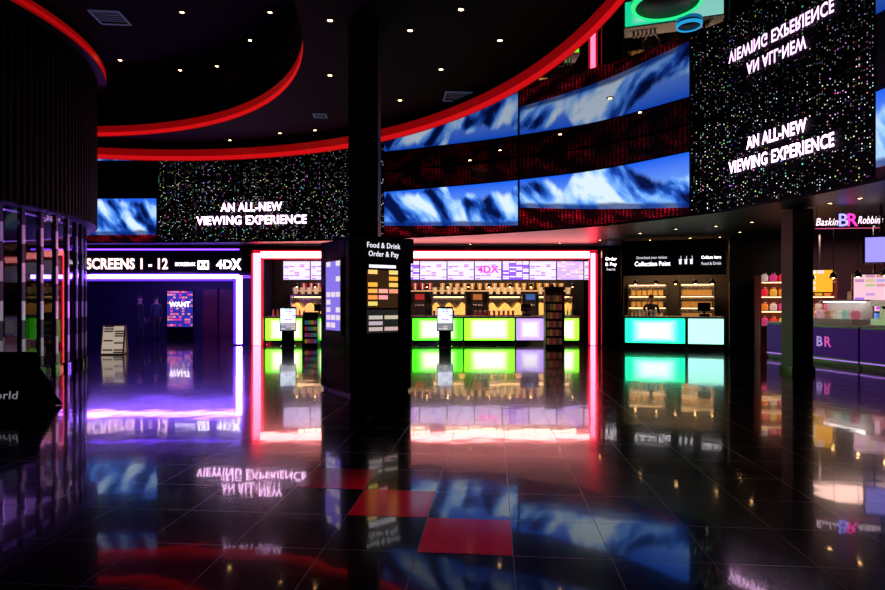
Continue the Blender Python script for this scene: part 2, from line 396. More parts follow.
struct(annulus("wall_drum_core",DC,3.2,DC,3.2,0,M("core_violet",(0.04,0.02,0.075),0.6,spec=0.1),z2=ZB-0.1))
PILM,nt,b=newmat("mosaic_mirror")
tc=N(nt,"ShaderNodeTexCoord"); sp_=N(nt,"ShaderNodeSeparateXYZ"); nt.links.new(tc.outputs["Object"],sp_.inputs[0])
zf=math_(nt,'MULTIPLY',sp_.outputs[2],2.6); fz=math_(nt,'FLOOR',zf)
wn_=N(nt,"ShaderNodeTexWhiteNoise",noise_dimensions='1D'); nt.links.new(fz,wn_.inputs["W"])
par=math_(nt,'MULTIPLY',math_(nt,'MODULO',fz,2.0),math_(nt,'MULTIPLY_ADD',wn_.outputs["Value"],0.6,0.4))
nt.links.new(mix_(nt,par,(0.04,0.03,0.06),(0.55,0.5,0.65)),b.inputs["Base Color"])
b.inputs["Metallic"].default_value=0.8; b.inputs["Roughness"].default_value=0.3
nt.links.new(mix_(nt,par,(0.012,0.005,0.035),(0.14,0.07,0.32)),b.inputs["Emission Color"]); b.inputs["Emission Strength"].default_value=0.40  # emission paints lavender light onto the pillars
DGLASS=M("tinted_glass",(0.01,0.006,0.015),0.03,ior=1.45,noise=0,alpha=0.7,spec=0.45)
base=None
wi=1
GR=5.72
angs=[math.radians(a) for a in np.arange(-36,42,5.2)]
for i,a in enumerate(angs):
    loc=(DC[0]+GR*math.cos(a),DC[1]+GR*math.sin(a),0)
    if base is None:
        base=thing("pillar","slim mirrored mosaic pillar between glass panes","pillar",loc,a,"mosaic pillars of the round lounge")
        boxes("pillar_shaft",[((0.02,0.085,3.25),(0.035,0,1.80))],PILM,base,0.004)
        boxes("pillar_core",[((0.07,0.14,3.25),(-0.015,0,1.80))],BLKG,base,0.004)
        boxes("pillar_foot",[((0.12,0.18,0.15),(0,0,0.075))],BLKG,base,0.01)
    else: dup(base,loc,a)
    if i<len(angs)-1:
        a2=angs[i+1]; r=GR
        g0=a+0.02;g1=a2-0.02
        vs=[(DC[0]+r*math.cos(g0),DC[1]+r*math.sin(g0),0.1),(DC[0]+r*math.cos(g1),DC[1]+r*math.sin(g1),0.1),(DC[0]+r*math.cos(g1),DC[1]+r*math.sin(g1),3.4),(DC[0]+r*math.cos(g0),DC[1]+r*math.sin(g0),3.4)]
        struct(mobj("window_%d"%wi,vs,[(0,1,2,3)],DGLASS)); wi+=1
struct(annulus("trim_8",DC,GR+0.01,DC,GR+0.01,0.0,BLKG,z2=0.1))
struct(annulus("trim_9",DC,GR-0.2,DC,GR-0.2,3.34,E("lounge_violet",(0.35,0.12,1.0),1.2),z2=3.38))
def tub_chair(loc,rz):
    t=thing("tub_chair","low upholstered tub chair by the round lounge glass","chair",loc,rz,"lounge tub chairs")
    m=M("tan_leather",(0.6,0.4,0.25),0.5,em=(0.6,0.35,0.2),es=0.05)
    v=[];f=[];n=20
    prof=[(0.30,0.2),(0.34,0.45),(0.35,0.72),(0.31,0.74),(0.27,0.45)]
    for i in range(n+1):
        a=math.radians(-20+220*i/n)
        for r,z in prof: v.append((r*math.cos(a),r*math.sin(a),z-0.12*(0 if 40<math.degrees(a)<140 else 1)*(z>0.5)))
    for i in range(n):
        for k in range(4): f.append((i*5+k,(i+1)*5+k,(i+1)*5+k+1,i*5+k+1))
    mobj("backrest",v,f,m,t,smooth=True)
    lathe("seat",[(0,0.2),(0.28,0.2),(0.3,0.3),(0.28,0.42),(0.1,0.45),(0,0.45)],m,t)
    for k in range(4):
        a=math.pi/4+k*math.pi/2
        lathe("leg",[(0,0),(0.015,0),(0.022,0.2),(0,0.2)],STEEL,t,loc=(0.2*math.cos(a),0.2*math.sin(a),0),seg=10)
    return t
tc1=tub_chair((-9.5,11.4,0),1.9)
dup(tc1,(-9.5,13.1,0),1.2); dup(tc1,(-10.1,14.5,0),2.4)
tb=thing("side_table","small round black table with steel pedestal","table",(-9.7,12.3,0),0)
lathe("tabletop",[(0,0.68),(0.3,0.68),(0.31,0.7),(0.3,0.72),(0,0.72)],BLKG,tb); lathe("pedestal",[(0,0),(0.2,0),(0.2,0.02),(0.03,0.05),(0.03,0.68),(0,0.68)],STEEL,tb)

# ------------------------------------------------------------------ LED displays
A=thing("led_display","curved black LED wall with coloured starfield and white words","led display",(0,0,0))
strip("panel",160,380,ZB+0.05,ZH-0.02,0.05,SPARK,A,metres=True)
walltext("AN ALL-NEW",0.40,254,PZ(208,19.85),0.09,TXTP,A,2.15)
walltext("VIEWING EXPERIENCE",0.40,254,PZ(221,19.85),0.09,TXTP,A,3.85)
B=thing("led_display","curved black LED wall with coloured starfield and white words","led display",(0,0,0))
strip("panel",692,878,ZB+0.05,ZH-0.02,0.05,SPARK,B,metres=True)
walltext("AN ALL-NEW",0.36,778,PZ(135.5,11.95),0.09,TXTP,B,S(806)-S(748))
walltext("VIEWING EXPERIENCE",0.36,780,PZ(156,11.9),0.09,TXTP,B,S(832)-S(727))
UPM=upper_mat("upper_red_pattern")
for u0,u1,s0,s1,sd in ((50,160,0.15,0.15,2.1),(380,520,0.26,0.10,0.7),(520,692,0.45,0.10,3.3),(880,1050,0.12,0.1,5.2)):
    T=thing("display_screen","curved video screen showing blue icy mountains above red seating","screen",(0,0,0),0,"curved video screens")
    strip("bezel",u0+0.3,u1-0.3,ZB+0.03,5.69,0.06,BLK,T)
    strip("panel",u0+1,u1-1,ZB+0.05,5.05,0.09,film_mat("film_%d"%u0,s0,s1,sd,1.05),T)
    if u0 in (380,520): strip("upper_panel",u0+1,u1-1,5.09,5.67,0.09,UPM,T)

# ------------------------------------------------------------------ ceiling fittings
dl=None
def downlight(px,py,z):
    global dl
    Y=F*(z-CH)/(HY-py); loc=(PX(px,Y),Y,z-0.012)
    if dl is None:
        dl=thing("downlight","small round recessed ceiling downlight, warm glow","downlight",loc,0,"recessed downlights")
        lathe("trim_ring",[(0.04,0.0),(0.07,0.0),(0.075,0.01),(0.04,0.012)],GREY,dl)
        lathe("lens",[(0,0.004),(0.04,0.004)],WARM,dl)
    else: dup(dl,loc)
for px,py in ((461,9),(441,69),(394,137),(315,130),(500,40),(330,75),(330,20),(400,100),(410,30),(280,133),(230,140)): downlight(px,py,6.2)
for px,py in ((182,12),(152,99),(217,66),(250,40),(120,60),(180,70),(270,12)): downlight(px,py,7.6)
for px,py in ((640,233),(676,229),(716,226),(752,222),(650,240),(690,238),(600,240),(830,203),(860,198),(560,243),(470,244),(790,213),(740,232),(720,237)): downlight(px,py,ZB)
for px,py in ((560,134),(640,112),(500,150),(610,98),(470,160)): downlight(px,py,ZH)
def vent(px,py,z,w=0.6):
    Y=F*(z-CH)/(HY-py); t=thing("ceiling_vent","square grey slatted ceiling air vent","vent",(PX(px,Y),Y,z-0.02),0.1,"ceiling vents")
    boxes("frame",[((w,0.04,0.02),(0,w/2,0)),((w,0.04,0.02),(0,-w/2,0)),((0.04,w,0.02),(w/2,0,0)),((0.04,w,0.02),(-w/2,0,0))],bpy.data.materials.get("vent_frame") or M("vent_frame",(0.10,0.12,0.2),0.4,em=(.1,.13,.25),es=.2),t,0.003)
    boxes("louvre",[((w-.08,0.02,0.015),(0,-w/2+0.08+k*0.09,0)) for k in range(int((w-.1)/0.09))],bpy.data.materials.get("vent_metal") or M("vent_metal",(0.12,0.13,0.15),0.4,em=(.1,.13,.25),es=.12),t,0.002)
vent(458,96,6.2); vent(205,150,6.2); vent(110,17,7.6); vent(320,115,6.2,0.3)
g=thing("added_ceiling_ring","added dark disc with glowing green ring on gloss ceiling","added ceiling ring",(3.12,8.2,ZH-0.02))  # added ring, stands in for coloured reflections in the ceiling
lathe("ring",[(0.42,-0.05),(0.46,-0.05),(0.48,0.0),(0.42,0.0)],E("green_ring",(0.02,1.0,0.3),0.9),g,seg=48)
lathe("light_housing",[(0,-0.02),(0.42,-0.03),(0.42,0.01)],BLK,g,seg=48)  # added dark disc, covers the mirrored counter fronts
g=thing("added_ceiling_ring","small added disc with glowing cyan ring on gloss ceiling","added ceiling ring",(3.70,8.85,ZH-0.02))  # added as well, in place of a reflected cyan spot
lathe("ring",[(0.16,-0.04),(0.18,-0.04),(0.19,0.0),(0.16,0.0)],E("cyan_ring",(0.03,0.5,1.0),0.7),g,seg=32)
lathe("light_housing",[(0,-0.015),(0.16,-0.025),(0.16,0.01)],BLK,g,seg=32)

# ------------------------------------------------------------------ columns
c=thing("column","tall square black column rising to the ceiling","column",(-1.34,10.2,0))
boxes("shaft",[((0.5,0.5,6.2),(0,0,3.1))],BLK,c,0.01)
c=thing("column","square black column with plain base beside dessert counter","column",(PX(797,12.8),12.8,0))
boxes("shaft",[((0.44,0.44,3.45),(0,0,1.79))],BLK,c,0.01); boxes("plinth",[((0.5,0.5,0.14),(0,0,0.07))],BLKG,c,0.01)

# kiosk around column
KR=math.radians(35)
k=thing("ordering_kiosk","black housing around column with lit food and drink ordering touchscreens","kiosk",(-1.333,10.2,0),KR)
w=1.15
boxes("housing",[((w,0.18,2.5),(0,-w/2+0.09,1.3)),((w,0.18,2.5),(0,w/2-0.09,1.3)),((0.18,w-0.38,2.5),(-w/2+0.09,0,1.3)),((0.18,w-0.38,2.5),(w/2-0.09,0,1.3))],BLKG,k,0.01)
boxes("plinth",[((w-0.06,0.12,0.1),(0,-w/2+0.1,0.05)),((w-0.06,0.12,0.1),(0,w/2-0.1,0.05)),((0.12,w-0.4,0.1),(-w/2+0.1,0,0.05)),((0.12,w-0.4,0.1),(w/2-0.1,0,0.05))],STEEL,k,0.004)
boxes("header",[((w+0.06,0.03,0.42),(0,-w/2-0.015,2.38))],BLK,k,0.006)
text("Food & Drink",0.125,(0.02,-w/2-0.036,2.44),TXTD,k,width=0.62,bold=0.0); text("Order & Pay",0.125,(0.02,-w/2-0.036,2.30),TXTD,k,width=0.56,bold=0.0)
boxes("screen_bezel",[((0.66,0.03,1.2),(0,-w/2-0.015,1.56))],BLKG,k,0.01)
quad("screen",0.58,0.62,(0,-w/2-0.034,1.73),KSCR,k)
quad("screen",0.58,0.38,(0,-w/2-0.034,1.2),card_mat("kiosk_lower",(0.02,0.02,0.02),(0.8,0.7,0.6),0.8,2,4,21,0.2,0.3),k)
boxes("screen_header",[((0.5,0.01,0.05),(0,-w/2-0.036,2.10))],TXTD,k,0.003)
boxes("card_reader",[((0.1,0.05,0.16),(0.15,-w/2-0.03,0.85)),((0.08,0.06,0.03),(0.15,-w/2-0.04,0.79))],GREY,k,0.008)
boxes("side_bezel",[((0.03,0.66,1.3),(-w/2-0.015,0,1.6))],BLKG,k,0.01)
quad("side_screen",0.56,1.15,(-w/2-0.034,0,1.62),KSCR2,k,rot=(0,0,-math.pi/2))
quad("side_screen",0.56,1.0,(w/2+0.01,0,1.62),KSCR2,k,rot=(0,0,math.pi/2))

# ------------------------------------------------------------------ portal A : screens entrance
Y0=21.0
XA0,XA1=-14.6,PX(240,Y0)
p=thing("entrance_portal","black entrance portal with violet light strip and lit sign","entrance portal",(0,Y0,0))
boxes("fascia",[((XA1-XA0,0.3,0.88),((XA0+XA1)/2,0.1,3.05))],BLK,p,0.01)
boxes("light_strip",[((XA1-XA0,0.05,0.14),((XA0+XA1)/2,-0.08,2.43)),((0.2,0.05,2.42),(XA1+0.0,-0.08,1.26))],LAV,p,0.01)
boxes("edge_glow",[((0.07,0.05,2.42),(XA1-0.16,-0.08,1.26)),((XA1-XA0-0.2,0.05,0.06),((XA0+XA1)/2,-0.08,2.31))],E("edge_violet",(0.12,0.03,1.0),1.6),p,0.006)
boxes("upper_strip",[((XA1-XA0,0.03,0.05),((XA0+XA1)/2,-0.08,3.40))],LAVS,p,0.005)
text("SCREENS 1 - 12",0.52,(PX(128,Y0),-0.07,PZ(264.5,Y0)),TXTW,p,width=2.9,bold=0.03)
text("SCREENX",0.17,(PX(186,Y0),-0.07,PZ(264.5,Y0)),TXT,p,width=0.72,bold=0.02)
boxes("emblem",[((0.36,0.02,0.05),(PX(204,Y0),-0.07,2.98)),((0.36,0.02,0.05),(PX(204,Y0),-0.07,2.72)),((0.05,0.02,0.3),(PX(204,Y0)-0.17,-0.07,2.85)),((0.05,0.02,0.3),(PX(204,Y0)+0.17,-0.07,2.85))],TXT,p,0.004)
text("X",0.26,(PX(204,Y0),-0.07,2.85),TXT,p,bold=0.04)
text("4D",0.42,(PX(225,Y0),-0.07,PZ(265,Y0)),TXT,p,width=0.56,bold=0.03)
text("X",0.50,(PX(237,Y0),-0.07,PZ(265,Y0)),TXT,p,width=0.36,bold=0.045)
struct(mobj("wall_corridor_back",[(-16,26.5,0),(-6.9,26.5,0),(-6.9,26.5,3.5),(-16,26.5,3.5)],[(0,1,2,3)],M("corridor_wall",(0.025,0.02,0.08),0.5)))
struct(mobj("wall_corridor_side",[(-6.95,21.4,0),(-6.95,26.5,0),(-6.95,26.5,3.5),(-6.95,21.4,3.5)],[(0,1,2,3)],M("corridor_wall2",(0.03,0.02,0.10),0.5)))
struct(mobj("ceiling_corridor",[(-16,21.4,2.62),(-6.95,21.4,2.62),(-6.95,26.5,2.62),(-16,26.5,2.62)],[(0,1,2,3)],BLK))
for i,yy in enumerate((22.3,23.6,25.2)):
    t=thing("strip_light","thin violet linear ceiling light in the corridor","strip light",(-10.5,yy,2.60),0,"corridor strip lights")
    boxes("diffuser",[((5.6,0.05,0.03),(0,0,-0.012))],LAVS,t,0.005); boxes("light_housing",[((5.7,0.08,0.02),(0,0,0.008))],GREY,t,0.004)
def poster(px0,px1,py0,py1,Y,mat,words=None,lab="backlit film poster in black frame on corridor wall"):
    X0,X1=PX(px0,Y),PX(px1,Y); z1,z0=PZ(py0,Y),PZ(py1,Y); w=X1-X0;h=z1-z0
    t=thing("film_poster",lab,"poster",((X0+X1)/2,Y,0))
    boxes("frame",[((w+0.1,0.06,0.05),(0,0,z0+h+0.02)),((w+0.1,0.06,0.05),(0,0,z0-0.02)),((0.05,0.06,h),(-w/2-0.02,0,z0+h/2)),((0.05,0.06,h),(w/2+0.02,0,z0+h/2)),((w,0.1,z0),(0,0.05,z0/2-0.03))],BLKG,t,0.004)
    quad("print",w,h,(0,0.0,z0+h/2),mat,t)
    if words: text(words,0.3,(0,-0.02,z0+h*0.62),TXT,t,width=w*0.8)
poster(167,193,291,327,24.6,POST,"WANT","freestanding backlit pink and blue film poster")
for i,px in enumerate((205,222)):
    d=boxes("door_%d"%(i+1),[((0.62,0.06,2.1),(0,0,1.06)),((0.12,0.08,0.3),(0.2,-0.01,1.1))],M("door_red_%d"%i,(0.16,0.03,0.05),0.4),None,0.008,loc=(PX(px,25.8),26.4,0)); struct(d)
t=thing("sandwich_board","cream freestanding A-frame notice board with printed text","sign board",(PX(118,17.4),17.2,0),0.1)
for s in (-1,1):
    fo=boxes("frame",[((0.66,0.03,0.04),(0,0,0.02)),((0.66,0.03,0.04),(0,0,0.86)),((0.04,0.03,0.86),(-0.31,0,0.43)),((0.04,0.03,0.86),(0.31,0,0.43))],M("wood_frame",(0.3,0.18,0.09),0.5),t,0.004,loc=(0,s*0.16,0),rot=(s*0.18,0,0))
    quad("notice",0.60,0.82,(0,s*0.16-s*0.077,0.43),FINE if s<0 else CREAM,t,rot=(s*0.18,0,0))

# ------------------------------------------------------------------ portal B : concessions
XB0,XB1=PX(257,20.7),PX(593,20.7); YB=20.7
p=thing("light_frame","large glowing pink-white light frame around the snack counter","light frame",(0,YB,0))
boxes("frame_housing",[((0.4,0.2,3.5),(XB0-0.02,0.15,1.77)),((0.4,0.2,3.5),(XB1+0.1,0.15,1.77)),((XB1-XB0+0.4,0.2,0.25),((XB0+XB1)/2,0.15,3.40))],BLK,p,0.01)
boxes("light_strip",[((0.26,0.06,3.24),(XB0,0,1.63))],PNK,p,0.01)
boxes("light_strip",[((0.16,0.06,3.24),(XB1,0,1.63))],PNK,p,0.01)
boxes("light_strip",[((XB1-XB0-0.26,0.06,0.22),((XB0+XB1)/2,0,3.19))],PNKW,p,0.01)
boxes("edge_glow",[((0.05,0.05,3.24),(XB0-0.17,0,1.63)),((0.07,0.05,3.24),(XB0+0.18,0,1.63)),((0.05,0.05,3.24),(XB1+0.13,0,1.63)),((0.05,0.05,3.0),(XB1-0.13,0,1.53)),((XB1-XB0+0.3,0.05,0.04),((XB0+XB1)/2,0,3.33)),((XB1-XB0-0.4,0.05,0.04),((XB0+XB1)/2,0,3.05))],E("edge_red",(1,0.008,0.03),1.0),p,0.006)
struct(mobj("wall_snack_back",[(-6.9,24.2,0),(5.8,24.2,0),(5.8,24.2,3.55),(-6.9,24.2,3.55)],[(0,1,2,3)],M("snack_wall",(0.04,0.03,0.035),0.5)))
struct(mobj("wall_snack_side",[(5.85,20.9,0),(5.85,24.2,0),(5.85,24.2,3.55),(5.85,20.9,3.55)],[(0,1,2,3)],BLK))
X=-5.95; i=0
mw=1.02
while X<5.3:
    t=thing("menu_screen","bright lilac digital menu screen hung above snack counter","menu screen",(X+mw/2,22.0,2.36),0,"digital menu screens")
    boxes("bezel",[((mw-0.01,0.05,0.72),(0,0.03,0.35))],BLKG,t,0.006)
    boxes("hanger",[((0.03,0.03,0.48),(-0.3,0.03,0.94)),((0.03,0.03,0.48),(0.3,0.03,0.94))],GREY,t,0.003)
    quad("panel",mw-0.04,0.68,(0,-0.001,0.35),MENU[(0,0,2,0,1,0,0,0,1,0,2,0)[i]],t)
    if i==7: text("4DX",0.36,(0,-0.01,0.38),E("pink_word",(1,0.02,0.4),2),t,width=0.8,bold=0.03)
    X+=mw; i+=1
X=-6.35
for w,mt in ((1.55,GREEN2),(1.85,GREEN),(1.85,GREEN),(1.85,GREEN),(1.85,GREEN2),(1.05,LILP),(1.25,GREEN2)):
    t=thing("snack_counter","service counter unit with glowing lilac front panel" if mt is LILP else "service counter unit with glowing green front panel","counter",(X+w/2,21.05,0),0,"snack counter units")
    boxes("body",[((w-0.02,0.7,0.86),(0,0.37,0.55))],BLKG,t,0.01)
    boxes("plinth",[((w-0.06,0.6,0.12),(0,0.36,0.06))],STEEL,t,0.005)
    boxes("worktop",[((w,0.8,0.05),(0,0.34,1.005))],WHITE,t,0.01)
    boxes("lit_panel",[((w-0.06,0.03,0.78),(0,0.01,0.56))],mt,t,0.01)
    X+=w
t=thing("back_counter","long dark rear counter under popcorn warmers","counter",(-0.5,23.6,0))
boxes("body",[((11.4,0.7,0.9),(0,0,0.45))],GREY,t,0.01); boxes("worktop",[((11.5,0.76,0.05),(0,0,0.925))],STEEL,t,0.008)
def warmer(loc):
    t=thing("popcorn_warmer","steel and glass popcorn warmer cabinet full of popcorn","popcorn warmer",loc,0,"popcorn warmers")
    boxes("cabinet",[((1.4,0.5,0.08),(0,0,0.04)),((1.4,0.5,0.1),(0,0,0.85)),((0.05,0.5,0.8),(-0.68,0,0.42)),((0.05,0.5,0.8),(0.68,0,0.42)),((1.36,0.03,0.8),(0,0.24,0.42))],STEEL,t,0.006)
    v=[];f=[];nx=22;ny=6
    for i in range(nx+1):
        for j in range(ny+1):
            x=-0.64+1.28*i/nx;y=-0.22+0.44*j/ny
            v.append((x,y,0.42+0.12*math.sin(i*0.7)+random.uniform(-0.03,0.03)))
    for i in range(nx):
        for j in range(ny): a=i*(ny+1)+j; f.append((a,a+ny+1,a+ny+2,a+1))
    n0=len(v)
    for i in range(nx+1): v.append((-0.64+1.28*i/nx,-0.22,0.08))
    for i in range(nx): f.append((n0+i,n0+i+1,(i+1)*(ny+1),i*(ny+1)))
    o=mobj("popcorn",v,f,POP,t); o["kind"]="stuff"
    boxes("lamp",[((1.2,0.05,0.03),(0,0,0.78))],WARMH,t,0.005)
    return t
w0=warmer((0.25,23.5,0.955))
for xx in (-5.3,-3.0,2.48,4.45): dup(w0,(xx,23.5,0.955))
def drinks(loc,mat):
    t=thing("drinks_dispenser","upright soft drink dispenser with coloured front panel","drinks machine",loc,0)
    boxes("body",[((0.48,0.5,0.95),(0,0,0.475))],GREY,t,0.02); boxes("front_panel",[((0.36,0.02,0.22),(0,-0.26,0.78))],mat,t,0.008)
    for k in range(4): lathe("nozzle",[(0,0),(0.02,0.0),(0.025,0.08),(0,0.08)],STEEL,t,loc=(-0.15+0.1*k,-0.26,0.4),seg=10)
    boxes("drip_tray",[((0.4,0.16,0.03),(0,-0.26,0.03))],STEEL,t,0.004)
drinks((-0.9,23.5,0.955),E("cola_red",(1,0.05,0.04),0.35)); drinks((1.38,23.5,0.955),E("orange_front",(1,0.3,0.06),0.35)); drinks((3.465,23.5,0.955),E("blue_front",(0.1,0.3,1),0.3)); drinks((-4.15,23.5,0.955),E("blue_front2",(0.1,0.3,1),0.3))
t=thing("wall_shelf","long steel wall shelf above popcorn warmers with warm underlight","shelf",(-0.5,23.95,2.02))
boxes("board",[((11.2,0.4,0.04),(0,0,0))],STEEL,t,0.005); boxes("underlight",[((11.0,0.04,0.02),(0,-0.17,-0.035))],E("under_warm",(1,0.5,0.2),2.0),t,0.004)
boxes("bracket",[((0.03,0.36,0.12),(x,0.02,-0.08)) for x in (-5.4,-2.7,0,2.7,5.4)],STEEL,t,0.004)
pd=None
for x in (-5.6,-4.9,-4.2,-0.6,0.2,1.0,1.8,2.6,3.4,4.2,5.0):
    if pd is None:
        pd=thing("pendant_lamp","small warm pendant lamp on black cord above snack counter","pendant lamp",(x,22.7,2.12),0,"snack counter pendants")
        lathe("shade",[(0.02,0.16),(0.07,0.10),(0.09,0.0),(0.085,0.0),(0.06,0.09)],BLKG,pd,seg=16); lathe("bulb",[(0,-0.02),(0.03,0.0),(0.035,0.04),(0,0.07)],WARM,pd,seg=12)
        lathe("cord",[(0,0.15),(0.006,0.15),(0.006,1.42),(0,1.42)],BLK,pd,seg=6)
    else: dup(pd,(x,22.7,2.12))
def place_row(build,xs_,y,z,jit=0.01):
    b0=build((xs_[0],y,z))
    for x in xs_[1:]: dup(b0,(x+random.uniform(-jit,jit),y+random.uniform(-jit,jit),z))
def mk_cup(col,lid):
    mc=M("cup_"+lid,col,0.4)
    def f(loc):
        t=thing("paper_cup","tall printed paper drink cup with lid on counter","cup",loc,0,"paper cups")
        lathe("cup_body",[(0,0),(0.035,0),(0.05,0.17),(0,0.17)],mc,t,seg=16); lathe("lid",[(0,0.17),(0.053,0.17),(0.053,0.185),(0.03,0.2),(0,0.2)],WHITE,t,seg=16); return t
    return f
def mk_bottle(col,nm):
    mb=M("bottle_"+nm,col,0.2,em=col,es=0.25)
    def f(loc):
        t=thing("drink_bottle","plastic soft drink bottle with cap","bottle",loc,0,"drink bottles")
        lathe("bottle_body",[(0,0),(0.033,0),(0.035,0.03),(0.03,0.08),(0.035,0.13),(0.03,0.17),(0.013,0.21),(0.013,0.23),(0,0.23)],mb,t,seg=14)
        lathe("cap",[(0,0.23),(0.016,0.23),(0.016,0.25),(0,0.25)],WHITE,t,seg=12); return t
    return f
def mk_carton(col,nm):
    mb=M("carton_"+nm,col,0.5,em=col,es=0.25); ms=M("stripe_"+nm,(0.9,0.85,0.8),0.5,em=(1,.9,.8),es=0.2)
    def f(loc):
        t=thing("popcorn_carton","flared popcorn carton with pale stripes on shelf","popcorn box",loc,0,"popcorn cartons")
        v=[(-.07,-.05,0),(.07,-.05,0),(.07,.05,0),(-.07,.05,0),(-.1,-.07,.26),(.1,-.07,.26),(.1,.07,.26),(-.1,.07,.26)]
        mobj("carton",v,[(0,1,5,4),(1,2,6,5),(2,3,7,6),(3,0,4,7),(3,2,1,0),(4,5,6,7)],mb,t)
        mobj("stripe",[(-.02,-.052,0),(.02,-.052,0),(.03,-.072,.26),(-.03,-.072,.26)],[(0,1,2,3)],ms,t); return t
    return f
place_row(mk_carton((0.6,0.03,0.04),"red"),[-5.6+0.3*i for i in range(18)],23.9,2.041)
place_row(mk_carton((0.75,0.35,0.04),"amber"),[0.0+0.3*i for i in range(17)],23.9,2.041)
place_row(mk_bottle((0.6,0.1,0.02),"orange"),[-6.15+0.16*i for i in range(8)],21.45,1.031)
place_row(mk_cup((0.1,0.2,0.7),"blue"),[-0.3+0.17*i for i in range(5)],21.45,1.031)
place_row(mk_cup((0.8,0.1,0.1),"red"),[1.2+0.17*i for i in range(9)],21.45,1.031)
place_row(mk_bottle((0.05,0.5,0.1),"green"),[4.05+0.12*i for i in range(6)],21.35,1.031)
# cartons standing on top of the warmers
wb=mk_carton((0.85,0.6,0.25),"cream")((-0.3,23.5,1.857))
for xc in (0.25,2.48,4.45,-5.3,-3.0):
    for dx in (-0.55,-0.27,0.0,0.27,0.55):
        if xc==0.25 and dx==-0.55: continue
        if abs(xc+dx)<6: dup(wb,(xc+dx,23.5,1.857) if True else None)
def till(loc):
    t=thing("till","black point-of-sale till with tilted screen on counter","till",loc,0,"counter tills")
    boxes("base",[((0.3,0.28,0.08),(0,0,0.04)),((0.06,0.06,0.2),(0,0,0.16))],BLKG,t,0.01); boxes("display",[((0.38,0.03,0.27),(0,0,0))],BLKG,t,0.008,loc=(0,0,0.3),rot=(0.25,0,0)); return t
tt=till((-4.5,21.55,1.031))
for xx in (-2.6,3.05): dup(tt,(xx,21.55,1.031))
def fkiosk(px,Y,rz):
    t=thing("self_service_kiosk","slim freestanding touchscreen kiosk with tilted lit display","kiosk",(PX(px,Y),Y,0),rz,"slim touchscreen kiosks")
    boxes("base",[((0.5,0.45,0.04),(0,0,0.02))],STEEL,t,0.01)
    boxes("pedestal",[((0.42,0.16,0.72),(0,0.05,0.38))],BLKG,t,0.02)
    boxes("screen_body",[((0.56,0.08,0.86),(0,0,0))],BLKG,t,0.02,loc=(0,0,0.96),rot=(-0.28,0,0))
    quad("screen",0.50,0.52,(0,-0.022,1.065),TOUCH,t,rot=(-0.28,0,0))
    quad("screen",0.50,0.22,(0,-0.13,0.69),card_mat("touch_lower_%d"%px,(0.3,0.35,0.4),(1,1,1),0.8,3,3,px,0.4,0.5),t,rot=(-0.28,0,0)); return t
fkiosk(288,20.0,0.25); fkiosk(445,20.0,0.0); fkiosk(333,20.1,0.2)
def stand(loc,rz,h,nsh,body,lab,w=0.6):
    t=thing("display_stand",lab,"display stand",loc,rz)
    boxes("frame",[((0.03,0.4,h),(-w/2,0,h/2)),((0.03,0.4,h),(w/2,0,h/2)),((w,0.02,h),(0,0.19,h/2))],body,t,0.005)
    boxes("header",[((w+0.04,0.05,0.22),(0,-0.02,h+0.08))],body,t,0.006)
    for k in range(nsh):
        z=0.12+k*(h-0.15)/nsh; boxes("shelf",[((w,0.38,0.02),(0,0,z))],GREY,t,0.003)
    return t
def packs(X,Y,z,n,w,rz,grp,h=0.13,dark=False):
    cols=[(0.30,0.08,0.05),(0.35,0.18,0.03),(0.10,0.04,0.03),(0.28,0.03,0.06),(0.2,0.1,0.04)] if dark else [(0.7,0.05,0.05),(0.8,0.45,0.02),(0.1,0.25,0.6),(0.5,0.1,0.5),(0.1,0.5,0.15)]
    for q in range(n):
        ci=(q*2+int(z*10))%5; cc=cols[ci]
        key="pack_%s%d"%("d" if dark else "c",ci)
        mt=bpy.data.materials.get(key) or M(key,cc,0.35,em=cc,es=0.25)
        x=-w/2+w*(q+0.5)/n
        me=bpy.data.meshes.get(key+"_mesh")
        if me is None:
            o=boxes("sweet_packet",[((0.085,0.05,h),(0,0,h/2)),((0.095,0.01,0.015),(0,0,h-0.005))],mt,None,0.006); o.data.name=key+"_mesh"
        else:
            o=bpy.data.objects.new("sweet_packet",me); COL.objects.link(o)
        o.location=(X+x*math.cos(rz),Y+x*math.sin(rz)-0.05,z); o.rotation_euler=(0,0,rz)
        tag(o,"small coloured sweet packet standing on a display shelf","sweet packet",grp)
sx=PX(554,19.6)
stand((sx,19.6,0),0,1.85,6,BROWN,"tall brown cardboard sweets display stand with shelves")
for k in range(6): packs(sx,19.6,0.131+k*1.7/6,5,0.52,0,"sweets on the tall stand",h=0.2,dark=True)
sx=PX(311,20.2)
stand((sx,20.2,0),0,1.0,4,GREY,"low grey sweets rack with packets beside kiosk",0.5)
for k in range(4): packs(sx,20.2,0.131+k*0.85/4,4,0.42,0,"sweets on the low rack")

t=thing("info_panel","tall black wall panel with small white lettering beside counter","sign",(PX(611,19.9),19.9,0))
boxes("panel",[((0.64,0.12,3.4),(0,0,1.72))],BLKG,t,0.01)
text("Order",0.15,(-0.02,-0.07,2.98),TXT,t,width=0.38,bold=0.0); text("& Pay",0.15,(-0.02,-0.07,2.80),TXT,t,width=0.38,bold=0.0); text("here",0.13,(-0.02,-0.07,2.63),TXTD,t,width=0.28,bold=0.0)

